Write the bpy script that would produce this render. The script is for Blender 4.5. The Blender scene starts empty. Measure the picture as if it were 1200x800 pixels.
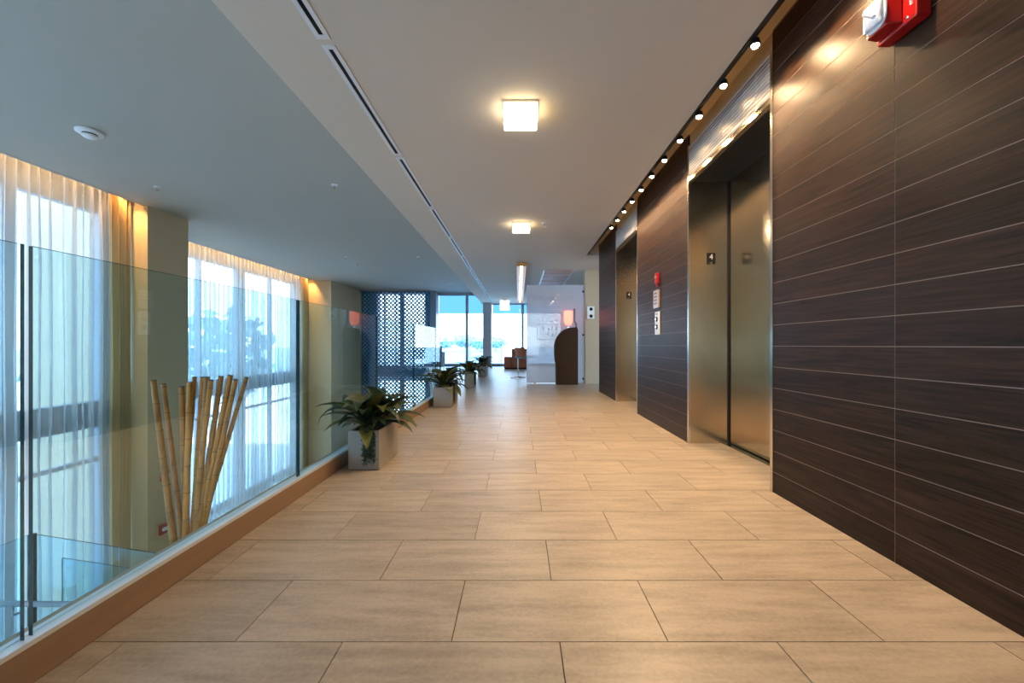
import bpy, bmesh, math, random
from mathutils import Vector, Matrix
random.seed(7)
PI = math.pi
S = bpy.context.scene
COL = S.collection

# ------------------------------------------------------------------ camera
H = 0.834                        # camera height above the corridor floor
cd = bpy.data.cameras.new('camera'); cam = bpy.data.objects.new('camera', cd); COL.objects.link(cam)
cd.sensor_width = 36.0; cd.sensor_fit = 'HORIZONTAL'; cd.lens = 14.61
cd.shift_x = -8.0 / 1200; cd.shift_y = 4.0 / 1200; cd.clip_start = 0.05; cd.clip_end = 500
cam.location = (0, 0, H); cam.rotation_euler = (PI / 2, 0, 0)
S.camera = cam

# ------------------------------------------------------------------ sky and exposure
w = bpy.data.worlds.new('sky'); S.world = w; w.use_nodes = True
nt = w.node_tree; nt.nodes.clear()
o_ = nt.nodes.new('ShaderNodeOutputWorld'); bg = nt.nodes.new('ShaderNodeBackground')
tc = nt.nodes.new('ShaderNodeTexCoord'); sx = nt.nodes.new('ShaderNodeSeparateXYZ'); cr = nt.nodes.new('ShaderNodeValToRGB')
nt.links.new(tc.outputs['Generated'], sx.inputs[0]); nt.links.new(sx.outputs['Z'], cr.inputs[0])
cr.color_ramp.elements[0].position = 0.0; cr.color_ramp.elements[0].color = (0.72, 0.87, 1.0, 1)
cr.color_ramp.elements[1].position = 0.75; cr.color_ramp.elements[1].color = (0.28, 0.56, 1.0, 1)
nt.links.new(cr.outputs[0], bg.inputs[0]); bg.inputs[1].default_value = 7.5
nt.links.new(bg.outputs[0], o_.inputs[0])
S.view_settings.view_transform = 'Standard'; S.view_settings.look = 'None'
S.view_settings.exposure = 0.15; S.view_settings.gamma = 1.0; S.view_settings.use_curve_mapping = False
cy = S.cycles
cy.max_bounces = 10; cy.diffuse_bounces = 5; cy.glossy_bounces = 5; cy.transmission_bounces = 6; cy.transparent_max_bounces = 24
cy.sample_clamp_indirect = 4.0; cy.caustics_reflective = False; cy.caustics_refractive = False
cy.use_denoising = True

WARM = (1.0, 0.66, 0.34)
E_LAMP = 70.0      # ceiling lamp diffuser radiance
E_SPOT = 34.0       # watts per track spotlight
E_STRIP = 75.0     # curtain pocket strip radiance
E_LINEAR = 11.0    # linear fixture bulbs

# ------------------------------------------------------------------ helpers
def wloc(o):
    v = Vector((0, 0, 0))
    while o is not None:
        v += o.location; o = o.parent
    return v

def box_data(x0, x1, y0, y1, z0, z1):
    v = [(x0,y0,z0),(x1,y0,z0),(x1,y1,z0),(x0,y1,z0),(x0,y0,z1),(x1,y0,z1),(x1,y1,z1),(x0,y1,z1)]
    f = [(0,3,2,1),(4,5,6,7),(0,1,5,4),(1,2,6,5),(2,3,7,6),(3,0,4,7)]
    return v, f

class MB:
    def __init__(s): s.v = []; s.f = []; s.m = []; s.cur = 0
    def add(s, v, f):
        n = len(s.v); s.v += [tuple(p) for p in v]
        for q in f: s.f.append(tuple(i + n for i in q)); s.m.append(s.cur)
        return s
    def mat(s, i): s.cur = i; return s
    def box(s, *a): return s.add(*box_data(*a))
    def prism(s, pts, axis, a, b):
        """closed outline pts (2-D) extruded along axis from a to b"""
        n = len(pts)
        def mk(p, t):
            if axis == 'x': return (t, p[0], p[1])
            if axis == 'y': return (p[0], t, p[1])
            return (p[0], p[1], t)
        v = [mk(p, a) for p in pts] + [mk(p, b) for p in pts]
        f = [tuple(range(n)), tuple(range(2*n-1, n-1, -1))]
        f += [(i, i+n, (i+1) % n + n, (i+1) % n) for i in range(n)]
        return s.add(v, f)
    def tube(s, pts, r, n=8, cap=True):
        pts = [Vector(p) for p in pts]
        rs = r if isinstance(r, (list, tuple)) else [r]*len(pts)
        v = []; f = []
        for i, p in enumerate(pts):
            d = (pts[min(i+1, len(pts)-1)] - pts[max(i-1, 0)]).normalized()
            a = Vector((0,0,1)) if abs(d.z) < .9 else Vector((1,0,0))
            u = d.cross(a).normalized(); w_ = d.cross(u)
            for k in range(n):
                t = 2*PI*k/n; v.append(p + (u*math.cos(t) + w_*math.sin(t))*rs[i])
        for i in range(len(pts)-1):
            for k in range(n):
                f.append((i*n+k, i*n+(k+1) % n, (i+1)*n+(k+1) % n, (i+1)*n+k))
        if cap:
            f.append(tuple(range(n-1, -1, -1))); f.append(tuple((len(pts)-1)*n+k for k in range(n)))
        return s.add(v, f)
    def lathe(s, c, prof, n=20, axis='z'):
        v = []; f = []
        for r, z in prof:
            for k in range(n):
                t = 2*PI*k/n; a, b = r*math.cos(t), r*math.sin(t)
                if axis == 'z': p = (c[0]+a, c[1]+b, c[2]+z)
                elif axis == 'x': p = (c[0]+z, c[1]+a, c[2]+b)
                else: p = (c[0]+a, c[1]+z, c[2]+b)
                v.append(p)
        m = len(prof)
        for i in range(m-1):
            for k in range(n): f.append((i*n+k, i*n+(k+1) % n, (i+1)*n+(k+1) % n, (i+1)*n+k))
        f.append(tuple(range(n-1, -1, -1))); f.append(tuple((m-1)*n+k for k in range(n)))
        return s.add(v, f)
    def build(s, name, mats, parent=None, smooth=False, bevel=0.0, origin=None):
        if not isinstance(mats, (list, tuple)): mats = [mats]
        off = wloc(parent) if parent is not None else Vector((0,0,0))
        own = Vector(origin) if origin is not None else off
        me = bpy.data.meshes.new(name)
        me.from_pydata([tuple(Vector(p) - own) for p in s.v], [], s.f)
        for m in mats: me.materials.append(m)
        me.polygons.foreach_set('material_index', s.m)
        bm = bmesh.new(); bm.from_mesh(me)
        bmesh.ops.recalc_face_normals(bm, faces=bm.faces)
        if bevel > 0:
            bmesh.ops.bevel(bm, geom=list(bm.edges), offset=bevel, segments=2, affect='EDGES', profile=.6, clamp_overlap=True)
        bm.to_mesh(me); bm.free()
        if smooth:
            me.polygons.foreach_set('use_smooth', [True]*len(me.polygons))
            try: me.set_sharp_from_angle(angle=math.radians(40))
            except Exception: pass
        o = bpy.data.objects.new(name, me); COL.objects.link(o)
        if parent is not None: o.parent = parent
        o.location = own - off
        return o

def tag(o, label=None, cat=None, group=None, kind=None):
    if label: o['label'] = label
    if cat: o['category'] = cat
    if group: o['group'] = group
    if kind: o['kind'] = kind
    return o
def thing(name, loc, label, cat, group=None):
    o = bpy.data.objects.new(name, None); COL.objects.link(o); o.location = loc; o.empty_display_size = .1
    return tag(o, label, cat, group)
def struct(name, mb, m, parent=None, **k):
    o = mb.build(name, m, parent, **k)
    if parent is None: o['kind'] = 'structure'
    return o
def node(name, loc=(0,0,0)):
    o = bpy.data.objects.new(name, None); COL.objects.link(o); o.location = loc; o['kind'] = 'structure'; return o
def piece(name, me, parent, loc, rot=(0,0,0), scale=(1,1,1)):
    o = bpy.data.objects.new(name, me); COL.objects.link(o); o.parent = parent
    o.location = Vector(loc) - wloc(parent); o.rotation_euler = rot; o.scale = scale
    return o
def copy_tree(o, loc=None, parent=None):
    c = o.copy(); COL.objects.link(c)
    if parent is not None: c.parent = parent
    if loc is not None: c.location = loc
    for ch in list(o.children): copy_tree(ch, None, c)
    return c
def box_mesh(name, sx, sy, sz, m):
    v, f = box_data(-sx/2, sx/2, -sy/2, sy/2, -sz/2, sz/2)
    me = bpy.data.meshes.new(name); me.from_pydata(v, [], f); me.materials.append(m); return me
def text_obj(name, body, size, m, parent, loc, rot, depth=0.001):
    cu = bpy.data.curves.new(name, 'FONT'); cu.body = body; cu.size = size; cu.extrude = depth
    cu.align_x = 'CENTER'; cu.align_y = 'CENTER'; cu.resolution_u = 3
    t = bpy.data.objects.new(name, cu); COL.objects.link(t)
    bpy.context.view_layer.update()
    me = bpy.data.meshes.new_from_object(t.evaluated_get(bpy.context.evaluated_depsgraph_get()))
    bpy.data.objects.remove(t); bpy.data.curves.remove(cu)
    me.name = name; me.materials.clear(); me.materials.append(m)
    return piece(name, me, parent, loc, rot)

# ------------------------------------------------------------------ materials
def M(name, col, rough=.5, metal=0., var=.06, scale=(6,6,6), spec=.5, bump=0., coat=0., emit=None, estr=0., rnd=0.):
    m = bpy.data.materials.new(name); m.use_nodes = True; n = m.node_tree; L = n.links
    b = n.nodes['Principled BSDF']
    b.inputs['Roughness'].default_value = rough; b.inputs['Metallic'].default_value = metal
    b.inputs['Specular IOR Level'].default_value = spec; b.inputs['Coat Weight'].default_value = coat
    t = n.nodes.new('ShaderNodeTexCoord'); mp = n.nodes.new('ShaderNodeMapping'); mp.inputs['Scale'].default_value = scale
    nz = n.nodes.new('ShaderNodeTexNoise'); nz.inputs['Scale'].default_value = 1.0; nz.inputs['Detail'].default_value = 6; nz.inputs['Roughness'].default_value = .6
    oi = n.nodes.new('ShaderNodeObjectInfo')
    ad = n.nodes.new('ShaderNodeVectorMath'); ad.operation = 'MULTIPLY_ADD'; ad.inputs[1].default_value = (37, 53, 71)
    L.new(oi.outputs['Random'], ad.inputs[0]); L.new(t.outputs['Object'], ad.inputs[2])
    L.new(ad.outputs[0], mp.inputs[0]); L.new(mp.outputs[0], nz.inputs['Vector'])
    r = n.nodes.new('ShaderNodeValToRGB')
    r.color_ramp.elements[0].position = .3; r.color_ramp.elements[1].position = .7
    c = Vector(col[:3])
    r.color_ramp.elements[0].color = (*(c*(1-var)), 1); r.color_ramp.elements[1].color = (*(c*(1+var)), 1)
    L.new(nz.outputs['Fac'], r.inputs[0]); out = r.outputs[0]
    if rnd:
        hs = n.nodes.new('ShaderNodeHueSaturation'); mr = n.nodes.new('ShaderNodeMapRange')
        mr.inputs['To Min'].default_value = 1-rnd; mr.inputs['To Max'].default_value = 1+rnd
        L.new(oi.outputs['Random'], mr.inputs['Value']); L.new(mr.outputs[0], hs.inputs['Value']); L.new(out, hs.inputs['Color']); out = hs.outputs[0]
    L.new(out, b.inputs['Base Color'])
    if bump:
        bp = n.nodes.new('ShaderNodeBump'); bp.inputs['Strength'].default_value = bump; bp.inputs['Distance'].default_value = .01
        L.new(nz.outputs['Fac'], bp.inputs['Height']); L.new(bp.outputs[0], b.inputs['Normal'])
    if emit:
        b.inputs['Emission Color'].default_value = (*emit, 1); b.inputs['Emission Strength'].default_value = estr
    return m

def schlick(n, f0=.04, k=.96):
    """dielectric reflectance of a thin sheet, the same from both of its sides"""
    L = n.links; g = n.nodes.new('ShaderNodeNewGeometry')
    d = n.nodes.new('ShaderNodeVectorMath'); d.operation = 'DOT_PRODUCT'; L.new(g.outputs['Normal'], d.inputs[0]); L.new(g.outputs['Incoming'], d.inputs[1])
    def mth(op, a, b=None):
        q = n.nodes.new('ShaderNodeMath'); q.operation = op
        for i, x in enumerate((a, b)):
            if x is None: continue
            if isinstance(x, (int, float)): q.inputs[i].default_value = x
            else: L.new(x, q.inputs[i])
        return q.outputs[0]
    return mth('ADD', mth('MULTIPLY', mth('POWER', mth('SUBTRACT', 1.0, mth('ABSOLUTE', d.outputs['Value'])), 5.0), k), f0)

def glass_mat(name, tint, refl=1.0, rough=0.0, f0=.04, k=.96):
    """a thin pane: fresnel reflection over a tinted clear sheet"""
    m = bpy.data.materials.new(name); m.use_nodes = True; n = m.node_tree; n.nodes.clear(); L = n.links
    o = n.nodes.new('ShaderNodeOutputMaterial'); mx = n.nodes.new('ShaderNodeMixShader')
    fr = schlick(n, f0, k)
    mu = n.nodes.new('ShaderNodeMath'); mu.operation = 'MULTIPLY'; mu.inputs[1].default_value = refl; mu.use_clamp = True
    tr = n.nodes.new('ShaderNodeBsdfTransparent'); tr.inputs[0].default_value = (*tint, 1)
    gl = n.nodes.new('ShaderNodeBsdfGlossy'); gl.inputs['Roughness'].default_value = rough
    nz = n.nodes.new('ShaderNodeTexNoise'); nz.inputs['Scale'].default_value = 3
    L.new(fr, mu.inputs[0]); L.new(mu.outputs[0], mx.inputs[0]); L.new(tr.outputs[0], mx.inputs[1]); L.new(gl.outputs[0], mx.inputs[2])
    L.new(mx.outputs[0], o.inputs[0])
    return m

def cloth_mat(name, col, clear, dens):
    """sheer cloth: partly see-through weave, denser where a fold turns away"""
    m = bpy.data.materials.new(name); m.use_nodes = True; n = m.node_tree; n.nodes.clear(); L = n.links
    o = n.nodes.new('ShaderNodeOutputMaterial'); mx = n.nodes.new('ShaderNodeMixShader'); m2 = n.nodes.new('ShaderNodeMixShader'); m2.inputs[0].default_value = .5
    df = n.nodes.new('ShaderNodeBsdfDiffuse'); tl = n.nodes.new('ShaderNodeBsdfTranslucent'); tr = n.nodes.new('ShaderNodeBsdfTransparent')
    t = n.nodes.new('ShaderNodeTexCoord'); mp = n.nodes.new('ShaderNodeMapping'); mp.inputs['Scale'].default_value = (40, 40, 3)
    nz = n.nodes.new('ShaderNodeTexNoise'); nz.inputs['Scale'].default_value = 2.0; nz.inputs['Detail'].default_value = 5
    L.new(t.outputs['Object'], mp.inputs[0]); L.new(mp.outputs[0], nz.inputs['Vector'])
    r = n.nodes.new('ShaderNodeValToRGB'); c = Vector(col)
    r.color_ramp.elements[0].color = (*(c*.85), 1); r.color_ramp.elements[1].color = (*c, 1)
    L.new(nz.outputs['Fac'], r.inputs[0]); L.new(r.outputs[0], df.inputs[0]); L.new(r.outputs[0], tl.inputs[0])
    lw = n.nodes.new('ShaderNodeLayerWeight'); lw.inputs[0].default_value = .5
    mr = n.nodes.new('ShaderNodeMapRange'); mr.inputs['To Min'].default_value = 1-clear; mr.inputs['To Max'].default_value = min(1, 1-clear+dens)
    L.new(lw.outputs['Facing'], mr.inputs['Value'])
    L.new(df.outputs[0], m2.inputs[1]); L.new(tl.outputs[0], m2.inputs[2])
    L.new(mr.outputs[0], mx.inputs[0]); L.new(tr.outputs[0], mx.inputs[1]); L.new(m2.outputs[0], mx.inputs[2]); L.new(mx.outputs[0], o.inputs[0])
    return m

def wood_mat():
    m = bpy.data.materials.new('dark_oak'); m.use_nodes = True; n = m.node_tree; L = n.links; b = n.nodes['Principled BSDF']
    t = n.nodes.new('ShaderNodeTexCoord'); oi = n.nodes.new('ShaderNodeObjectInfo')
    ad = n.nodes.new('ShaderNodeVectorMath'); ad.operation = 'MULTIPLY_ADD'; ad.inputs[1].default_value = (17, 23, 31)
    L.new(oi.outputs['Random'], ad.inputs[0]); L.new(t.outputs['Object'], ad.inputs[2])
    mp = n.nodes.new('ShaderNodeMapping'); mp.inputs['Scale'].default_value = (20, 2.2, 42)
    L.new(ad.outputs[0], mp.inputs[0])
    n1 = n.nodes.new('ShaderNodeTexNoise'); n1.inputs['Scale'].default_value = 1; n1.inputs['Detail'].default_value = 8; n1.inputs['Distortion'].default_value = 1.6
    L.new(mp.outputs[0], n1.inputs['Vector'])
    mp2 = n.nodes.new('ShaderNodeMapping'); mp2.inputs['Scale'].default_value = (60, 5, 260); L.new(ad.outputs[0], mp2.inputs[0])
    n2 = n.nodes.new('ShaderNodeTexNoise'); n2.inputs['Scale'].default_value = 1; n2.inputs['Detail'].default_value = 3; L.new(mp2.outputs[0], n2.inputs['Vector'])
    mx = n.nodes.new('ShaderNodeMath'); mx.operation = 'MULTIPLY_ADD'; mx.inputs[1].default_value = .35; L.new(n2.outputs['Fac'], mx.inputs[0]); L.new(n1.outputs['Fac'], mx.inputs[2])
    r = n.nodes.new('ShaderNodeValToRGB'); r.color_ramp.elements[0].position = .45; r.color_ramp.elements[1].position = .9
    r.color_ramp.elements[0].color = (.008, .0046, .0034, 1); r.color_ramp.elements[1].color = (.052, .023, .0125, 1)
    L.new(mx.outputs[0], r.inputs[0])
    hs = n.nodes.new('ShaderNodeHueSaturation'); mr = n.nodes.new('ShaderNodeMapRange'); mr.inputs['To Min'].default_value = .85; mr.inputs['To Max'].default_value = 1.15
    L.new(oi.outputs['Random'], mr.inputs['Value']); L.new(mr.outputs[0], hs.inputs['Value']); L.new(r.outputs[0], hs.inputs['Color'])
    L.new(hs.outputs[0], b.inputs['Base Color']); b.inputs['Roughness'].default_value = .38; b.inputs['Specular IOR Level'].default_value = .17
    bp = n.nodes.new('ShaderNodeBump'); bp.inputs['Strength'].default_value = .12; bp.inputs['Distance'].default_value = .004
    L.new(mx.outputs[0], bp.inputs['Height']); L.new(bp.outputs[0], b.inputs['Normal'])
    return m

def stone_mat():
    m = bpy.data.materials.new('beige_stone'); m.use_nodes = True; n = m.node_tree; L = n.links; b = n.nodes['Principled BSDF']
    t = n.nodes.new('ShaderNodeTexCoord'); oi = n.nodes.new('ShaderNodeObjectInfo')
    ad = n.nodes.new('ShaderNodeVectorMath'); ad.operation = 'MULTIPLY_ADD'; ad.inputs[1].default_value = (11, 29, 0)
    L.new(oi.outputs['Random'], ad.inputs[0]); L.new(t.outputs['Object'], ad.inputs[2])
    mp = n.nodes.new('ShaderNodeMapping'); mp.inputs['Scale'].default_value = (2.5, 16, 4); mp.inputs['Rotation'].default_value = (0, 0, .06); L.new(ad.outputs[0], mp.inputs[0])
    n1 = n.nodes.new('ShaderNodeTexNoise'); n1.inputs['Scale'].default_value = 1; n1.inputs['Detail'].default_value = 7; n1.inputs['Roughness'].default_value = .62; L.new(mp.outputs[0], n1.inputs['Vector'])
    n2 = n.nodes.new('ShaderNodeTexNoise'); n2.inputs['Scale'].default_value = 90; n2.inputs['Detail'].default_value = 4; L.new(ad.outputs[0], n2.inputs['Vector'])
    mx = n.nodes.new('ShaderNodeMath'); mx.operation = 'MULTIPLY_ADD'; mx.inputs[1].default_value = .35; L.new(n2.outputs['Fac'], mx.inputs[0]); L.new(n1.outputs['Fac'], mx.inputs[2])
    r = n.nodes.new('ShaderNodeValToRGB'); r.color_ramp.elements[0].position = .45; r.color_ramp.elements[1].position = .8
    r.color_ramp.elements[0].color = (.315, .255, .20, 1); r.color_ramp.elements[1].color = (.50, .415, .335, 1)
    L.new(mx.outputs[0], r.inputs[0])
    hs = n.nodes.new('ShaderNodeHueSaturation'); mr = n.nodes.new('ShaderNodeMapRange'); mr.inputs['To Min'].default_value = .92; mr.inputs['To Max'].default_value = 1.07
    L.new(oi.outputs['Random'], mr.inputs['Value']); L.new(mr.outputs[0], hs.inputs['Value']); L.new(r.outputs[0], hs.inputs['Color'])
    L.new(hs.outputs[0], b.inputs['Base Color']); b.inputs['Roughness'].default_value = .36; b.inputs['Specular IOR Level'].default_value = .45
    bp = n.nodes.new('ShaderNodeBump'); bp.inputs['Strength'].default_value = .08; bp.inputs['Distance'].default_value = .002
    L.new(mx.outputs[0], bp.inputs['Height']); L.new(bp.outputs[0], b.inputs['Normal'])
    return m

WOOD = wood_mat(); STONE = stone_mat()
GROUT = M('grout', (.10, .075, .055), .9)
REVEAL = M('tan_reveal', (.27, .18, .125), .6)
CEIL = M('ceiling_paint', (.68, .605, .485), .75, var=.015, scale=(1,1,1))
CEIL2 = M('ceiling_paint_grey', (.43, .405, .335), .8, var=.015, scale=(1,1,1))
CREAM = M('cream_paint', (.60, .46, .27), .7, var=.02)
TAN = M('tan_paint', (.50, .40, .27), .7, var=.02)
CURB = M('brown_curb', (.30, .19, .12), .55, var=.08, scale=(30, 2, 30))
LEDGE = M('tan_ledge', (.36, .28, .20), .6)
ALU = M('aluminium', (.72, .74, .76), .32, metal=1, var=.03, scale=(60, 2, 60))
CHAN = M('anodised_sheen', (.78, .84, .90), .42, metal=.35, var=.02)  # bluish reflection of the windows painted into the channel's base colour
STEEL = M('brushed_steel', (.66, .565, .44), .17, metal=1, var=.05, scale=(2, 2, 320), bump=.006)
STEELT = M('polished_trim', (.80, .76, .68), .16, metal=1, var=.03)
JOINT = M('bright_joint', (.92, .88, .80), .5)
MOSAIC = M('metal_tile', (.60, .50, .40), .30, metal=1, var=.15, scale=(9, 9, 30))
DARK = M('black_metal', (.008, .008, .009), .55, spec=.2)
WHITE = M('white_metal', (.80, .80, .79), .4, var=.02)
WHITEP = M('white_paint', (.78, .79, .82), .7, var=.02)
FRAME = M('grey_window_frame', (.34, .37, .40), .45, var=.03)
SPAN = M('grey_spandrel', (.20, .24, .27), .5)
RED = M('red_plastic', (.36, .006, .006), .3, var=.05)
CLEAR = M('clear_lens', (.82, .84, .88), .08, var=.25, scale=(60, 60, 60), coat=.6)
GLASSR = glass_mat('railing_glass', (.83, .95, .985), 1.0, f0=.07, k=.26)
GLASSF = glass_mat('far_glass', (.80, .95, .93), .45)
GEDGE = M('glass_edge', (.010, .045, .055), .15, var=.2)
GLASSW = glass_mat('window_glass', (.93, .97, 1.0), .8)
GTINT = glass_mat('tinted_glass', (.20, .34, .46), .8)
SHEER = cloth_mat('sheer_cloth', (.66, .63, .58), .66, .66)
DRAPE = cloth_mat('beige_drape', (.56, .38, .18), .06, .06)
LEAF = M('leaf_green', (.030, .055, .022), .38, var=.35, scale=(14, 14, 14), rnd=.35)
LEAF2 = M('leaf_olive', (.10, .105, .025), .4, var=.35, scale=(14, 14, 14), rnd=.3)
VINE = M('trailing_vine', (.022, .045, .018), .5, var=.4, scale=(40, 40, 40))
POT = M('pale_concrete', (.31, .285, .255), .6, var=.05)
SOIL = M('dark_soil', (.02, .014, .01), .9, var=.4)
BAMBOO = M('golden_bamboo', (.48, .165, .012), .42, var=.38, scale=(30, 30, 5), rnd=.2)
BNODE = M('bamboo_node', (.09, .05, .02), .6)
LAMP = M('lamp_diffuser', (.95, .9, .8), .5, emit=(1.0, .80, .50), estr=E_LAMP)
LAMPS = M('lamp_opal_side', (.95, .9, .8), .5, emit=(1.0, .80, .50), estr=7.0)
BULB = M('spot_bulb', (1, .9, .8), .4, emit=(1.0, .74, .45), estr=60)
STRIP = M('led_strip', (1, .8, .5), .5, emit=(1.0, .60, .22), estr=E_STRIP)
LBULB = M('linear_bulb', (1, .9, .7), .5, emit=(1.0, .72, .36), estr=E_LINEAR)
BRONZE = M('bronze_tray', (.75, .40, .14), .4, metal=.6)
GOLD = M('beige_cove_paint', (.72, .54, .30), .6, var=.03)
GRILLE = M('tan_grille', (.62, .26, .10), .6)
SOFA = M('rust_leather', (.36, .10, .05), .45, var=.12)
GREYC = M('grey_fabric', (.17, .19, .23), .8)
CHROME = M('chrome', (.8, .8, .8), .12, metal=1)
BROWN = M('brown_laminate', (.050, .022, .009), .55, var=.1, spec=.2)
GLOWRED = M('red_lamp_shade', (.9, .2, .1), .4, emit=(1.0, .20, .14), estr=2.4)
ETCH = M('grey_lettering', (.50, .51, .56), .6)
LFLOOR = M('lower_floor_stone', (.52, .44, .34), .4, var=.1, scale=(2,2,2))
PAVE = M('pale_terrace', (.80, .80, .79), .8, var=.08, scale=(.4,.4,.4))
OTREE = M('hazy_foliage', (.42, .52, .52), .9, var=.25, scale=(2,2,2))  # outdoor haze is put into this pale bluish leaf colour
BARK = M('bark', (.10, .07, .05), .9, var=.3)
FACADE = M('pale_facade', (.80, .80, .80), .8, var=.05)
LATT = M('dark_lattice_metal', (.03, .14, .26), .5)

# ------------------------------------------------------------------ structure: floor and tiles
XW = 1.44            # face of the wood wall
XD = 1.78            # face of the lift doors
ZC = 2.44            # corridor ceiling
ZL = 2.876           # atrium ceiling
ZF = -3.02           # atrium floor
YF = 16.3            # far facade
fl = MB().prism([(-1.29, -6.2), (4.2, -6.2), (4.2, YF+.2), (-3.35, YF+.2), (-3.35, 15.3), (-1.29, 6.5)], 'z', -.30, -.004)
floor = struct('floor', fl, GROUT)
TW, TD, G = .6096, .3048, .0035
Y0 = 1.168
tile_mesh = {}
def tile(x0, x1, y0, y1):
    k = (round(x1-x0, 3), round(y1-y0, 3))
    if k not in tile_mesh: tile_mesh[k] = box_mesh('tile', k[0]-G, k[1]-G, .014, STONE)
    piece('tile', tile_mesh[k], floor, ((x0+x1)/2, (y0+y1)/2, -.007))
far = MB()
for k in range(-4, 50):
    ya, yb = Y0 + k*TD, Y0 + (k+1)*TD
    if yb > YF: break
    ph = .115 if k % 2 else .115 + TW/2     # row 0 lies between 679 and 752 px
    xl = -1.20 if yb <= 6.5 or k < 20 else (-1.29 - (ya-6.5)*(2.06/8.8))
    xr = 1.80 if k < 20 else 4.1
    i = math.floor((xl-ph)/TW)
    while True:
        a, b = ph+i*TW, ph+(i+1)*TW; i += 1
        a, b = max(a, xl), min(b, xr)
        if a >= xr: break
        if b-a < .02: continue
        if k < 20: tile(a, b, ya, yb)
        else: far.box(a+G/2, b-G/2, ya+G/2, yb-G/2, -.014, 0)
o = far.build('distant_tiles', STONE, floor); o['kind'] = 'stuff'

# ceilings: the corridor's slab with the light cove beside the wall, the higher atrium ceiling
c = MB()
XCE, XCV = -1.434, 1.2075
c.box(XCE, XCV, -6.2, YF, ZC, 3.2)
c.box(XCV, 4.2, 7.46, YF, ZC, 3.2)
struct('ceiling', c, CEIL)
c = MB().box(XCV, 2.6, -6.2, 7.46, 2.62, 3.2)
struct('ceiling', c, GOLD)
c = MB()
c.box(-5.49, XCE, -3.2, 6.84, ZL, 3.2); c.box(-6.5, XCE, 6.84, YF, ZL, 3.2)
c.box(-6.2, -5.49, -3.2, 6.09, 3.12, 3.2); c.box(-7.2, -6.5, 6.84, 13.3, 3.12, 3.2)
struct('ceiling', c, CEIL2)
e = MB().box(-5.50, -5.486, -3.2, 6.09, ZL-.008, ZL+.03); struct('trim_1', e, WHITE)
e = MB().box(-6.512, -6.498, 6.84, 13.2, ZL-.008, ZL+.03); struct('trim_2', e, WHITE)

# atrium: lower floor, pillars, outer walls
struct('floor', MB().box(-7.3, 2.4, -3.2, YF+.2, ZF-.2, ZF), LFLOOR)
struct('wall_back', MB().box(-7.3, -1.29, -3.5, -3.2, ZF, 3.3), CREAM)
struct('wall_back', MB().box(-1.6, -.9, -6.4, -6.2, -.3, 3.3).box(1.2, 2.6, -6.4, -6.2, -.3, 3.3).box(-.9, 1.2, -6.4, -6.2, -.3, .15).box(-.9, 1.2, -6.4, -6.2, 1.95, 3.3), CREAM)
struct('wall_left', MB().box(-1.45, -1.29, -6.2, -3.2, 0, 3.2), CREAM)
struct('wall_right', MB().box(2.0, 2.4, -3.2, YF, ZF, -.3), CREAM)
struct('pillar', MB().box(-7.3, -5.44, 6.09, 6.84, ZF, 3.2), CREAM)
struct('pillar', MB().box(-7.3, -5.98, 13.25, 15.62, ZF, 3.2), CREAM)
struct('pillar', MB().box(-3.56, -3.14, 15.75, YF+.1, ZF, ZL), FRAME)
struct('pillar', MB().box(-1.37, -1.05, 15.85, YF+.1, 0, ZL), FRAME)

def facade_x(n, X, y0, y1, mull, zs=(-3.0, -.79, -.33, .03, 2.72)):
    """window wall in a plane X = const: header, spandrel at the slab, thin rail, mullions, panes"""
    r = node('window_%d' % n, (X, (y0+y1)/2, ZF))
    m = MB(); m.box(X-.09, X+.03, y0, y1, 2.72, 3.2); m.build('header', FRAME, r)
    MB().box(X-.10, X+.05, y0, y1, -.33, .03).build('spandrel', SPAN, r)
    MB().box(X-.05, X+.03, y0, y1, -.82, -.765).build('transom_rail', FRAME, r)
    MB().box(X-.05, X+.03, y0, y1, ZF, ZF+.12).build('sill', FRAME, r)
    for ym, wd in mull: MB().box(X-.06, X+.04, ym-wd/2, ym+wd/2, ZF, 3.1).build('mullion', FRAME, r)
    ys = sorted([y0]+[a for a, _ in mull]+[y1])
    for a, b in zip(ys[:-1], ys[1:]):
        if b-a < .12: continue
        for za, zb in ((ZF+.1, -.79), (-.79, -.33), (.03, 2.72)):
            MB().box(X-.012, X-.004, a+.02, b-.02, za, zb).build('pane', GLASSW, r)
    return r
facade_x(1, -6.05, -3.2, 6.09, [(-2.0,.08), (-.6,.08), (.8,.08), (2.2,.08), (3.5,.08), (4.90,.14), (6.02,.12)])
facade_x(2, -7.05, 6.84, 13.25, [(7.9,.06), (9.15,.06), (10.5,.30), (11.75,.06), (13.1,.28)])

def facade_y(n, Y, x0, x1, mull, zb, zt, ztr=None, rails=()):
    r = node('window_%d' % n, ((x0+x1)/2, Y, zb))
    MB().box(x0, x1, Y-.05, Y+.06, zt-.07, zt+.12).build('header', FRAME, r)
    MB().box(x0, x1, Y-.05, Y+.06, zb, zb+.10).build('sill', SPAN, r)
    for za, zb2 in rails: MB().box(x0, x1, Y-.04, Y+.06, za, zb2).build('spandrel', SPAN, r)
    for xm, wd in mull: MB().box(xm-wd/2, xm+wd/2, Y-.06, Y+.06, zb, zt).build('mullion', FRAME, r)
    xs = sorted([x0]+[a for a, _ in mull]+[x1])
    for a, b in zip(xs[:-1], xs[1:]):
        z1 = ztr if ztr else zt-.07
        MB().box(a+.02, b-.02, Y-.004, Y+.004, zb+.1, z1).build('pane', GLASSW, r)
        if ztr: MB().box(a+.02, b-.02, Y-.004, Y+.004, ztr, zt-.07).build('tinted_pane', GTINT, r)
    return r
facade_y(3, YF, -3.14, -1.37, [(-2.03, .10)], 0, ZL-.04, 2.06)
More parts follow.
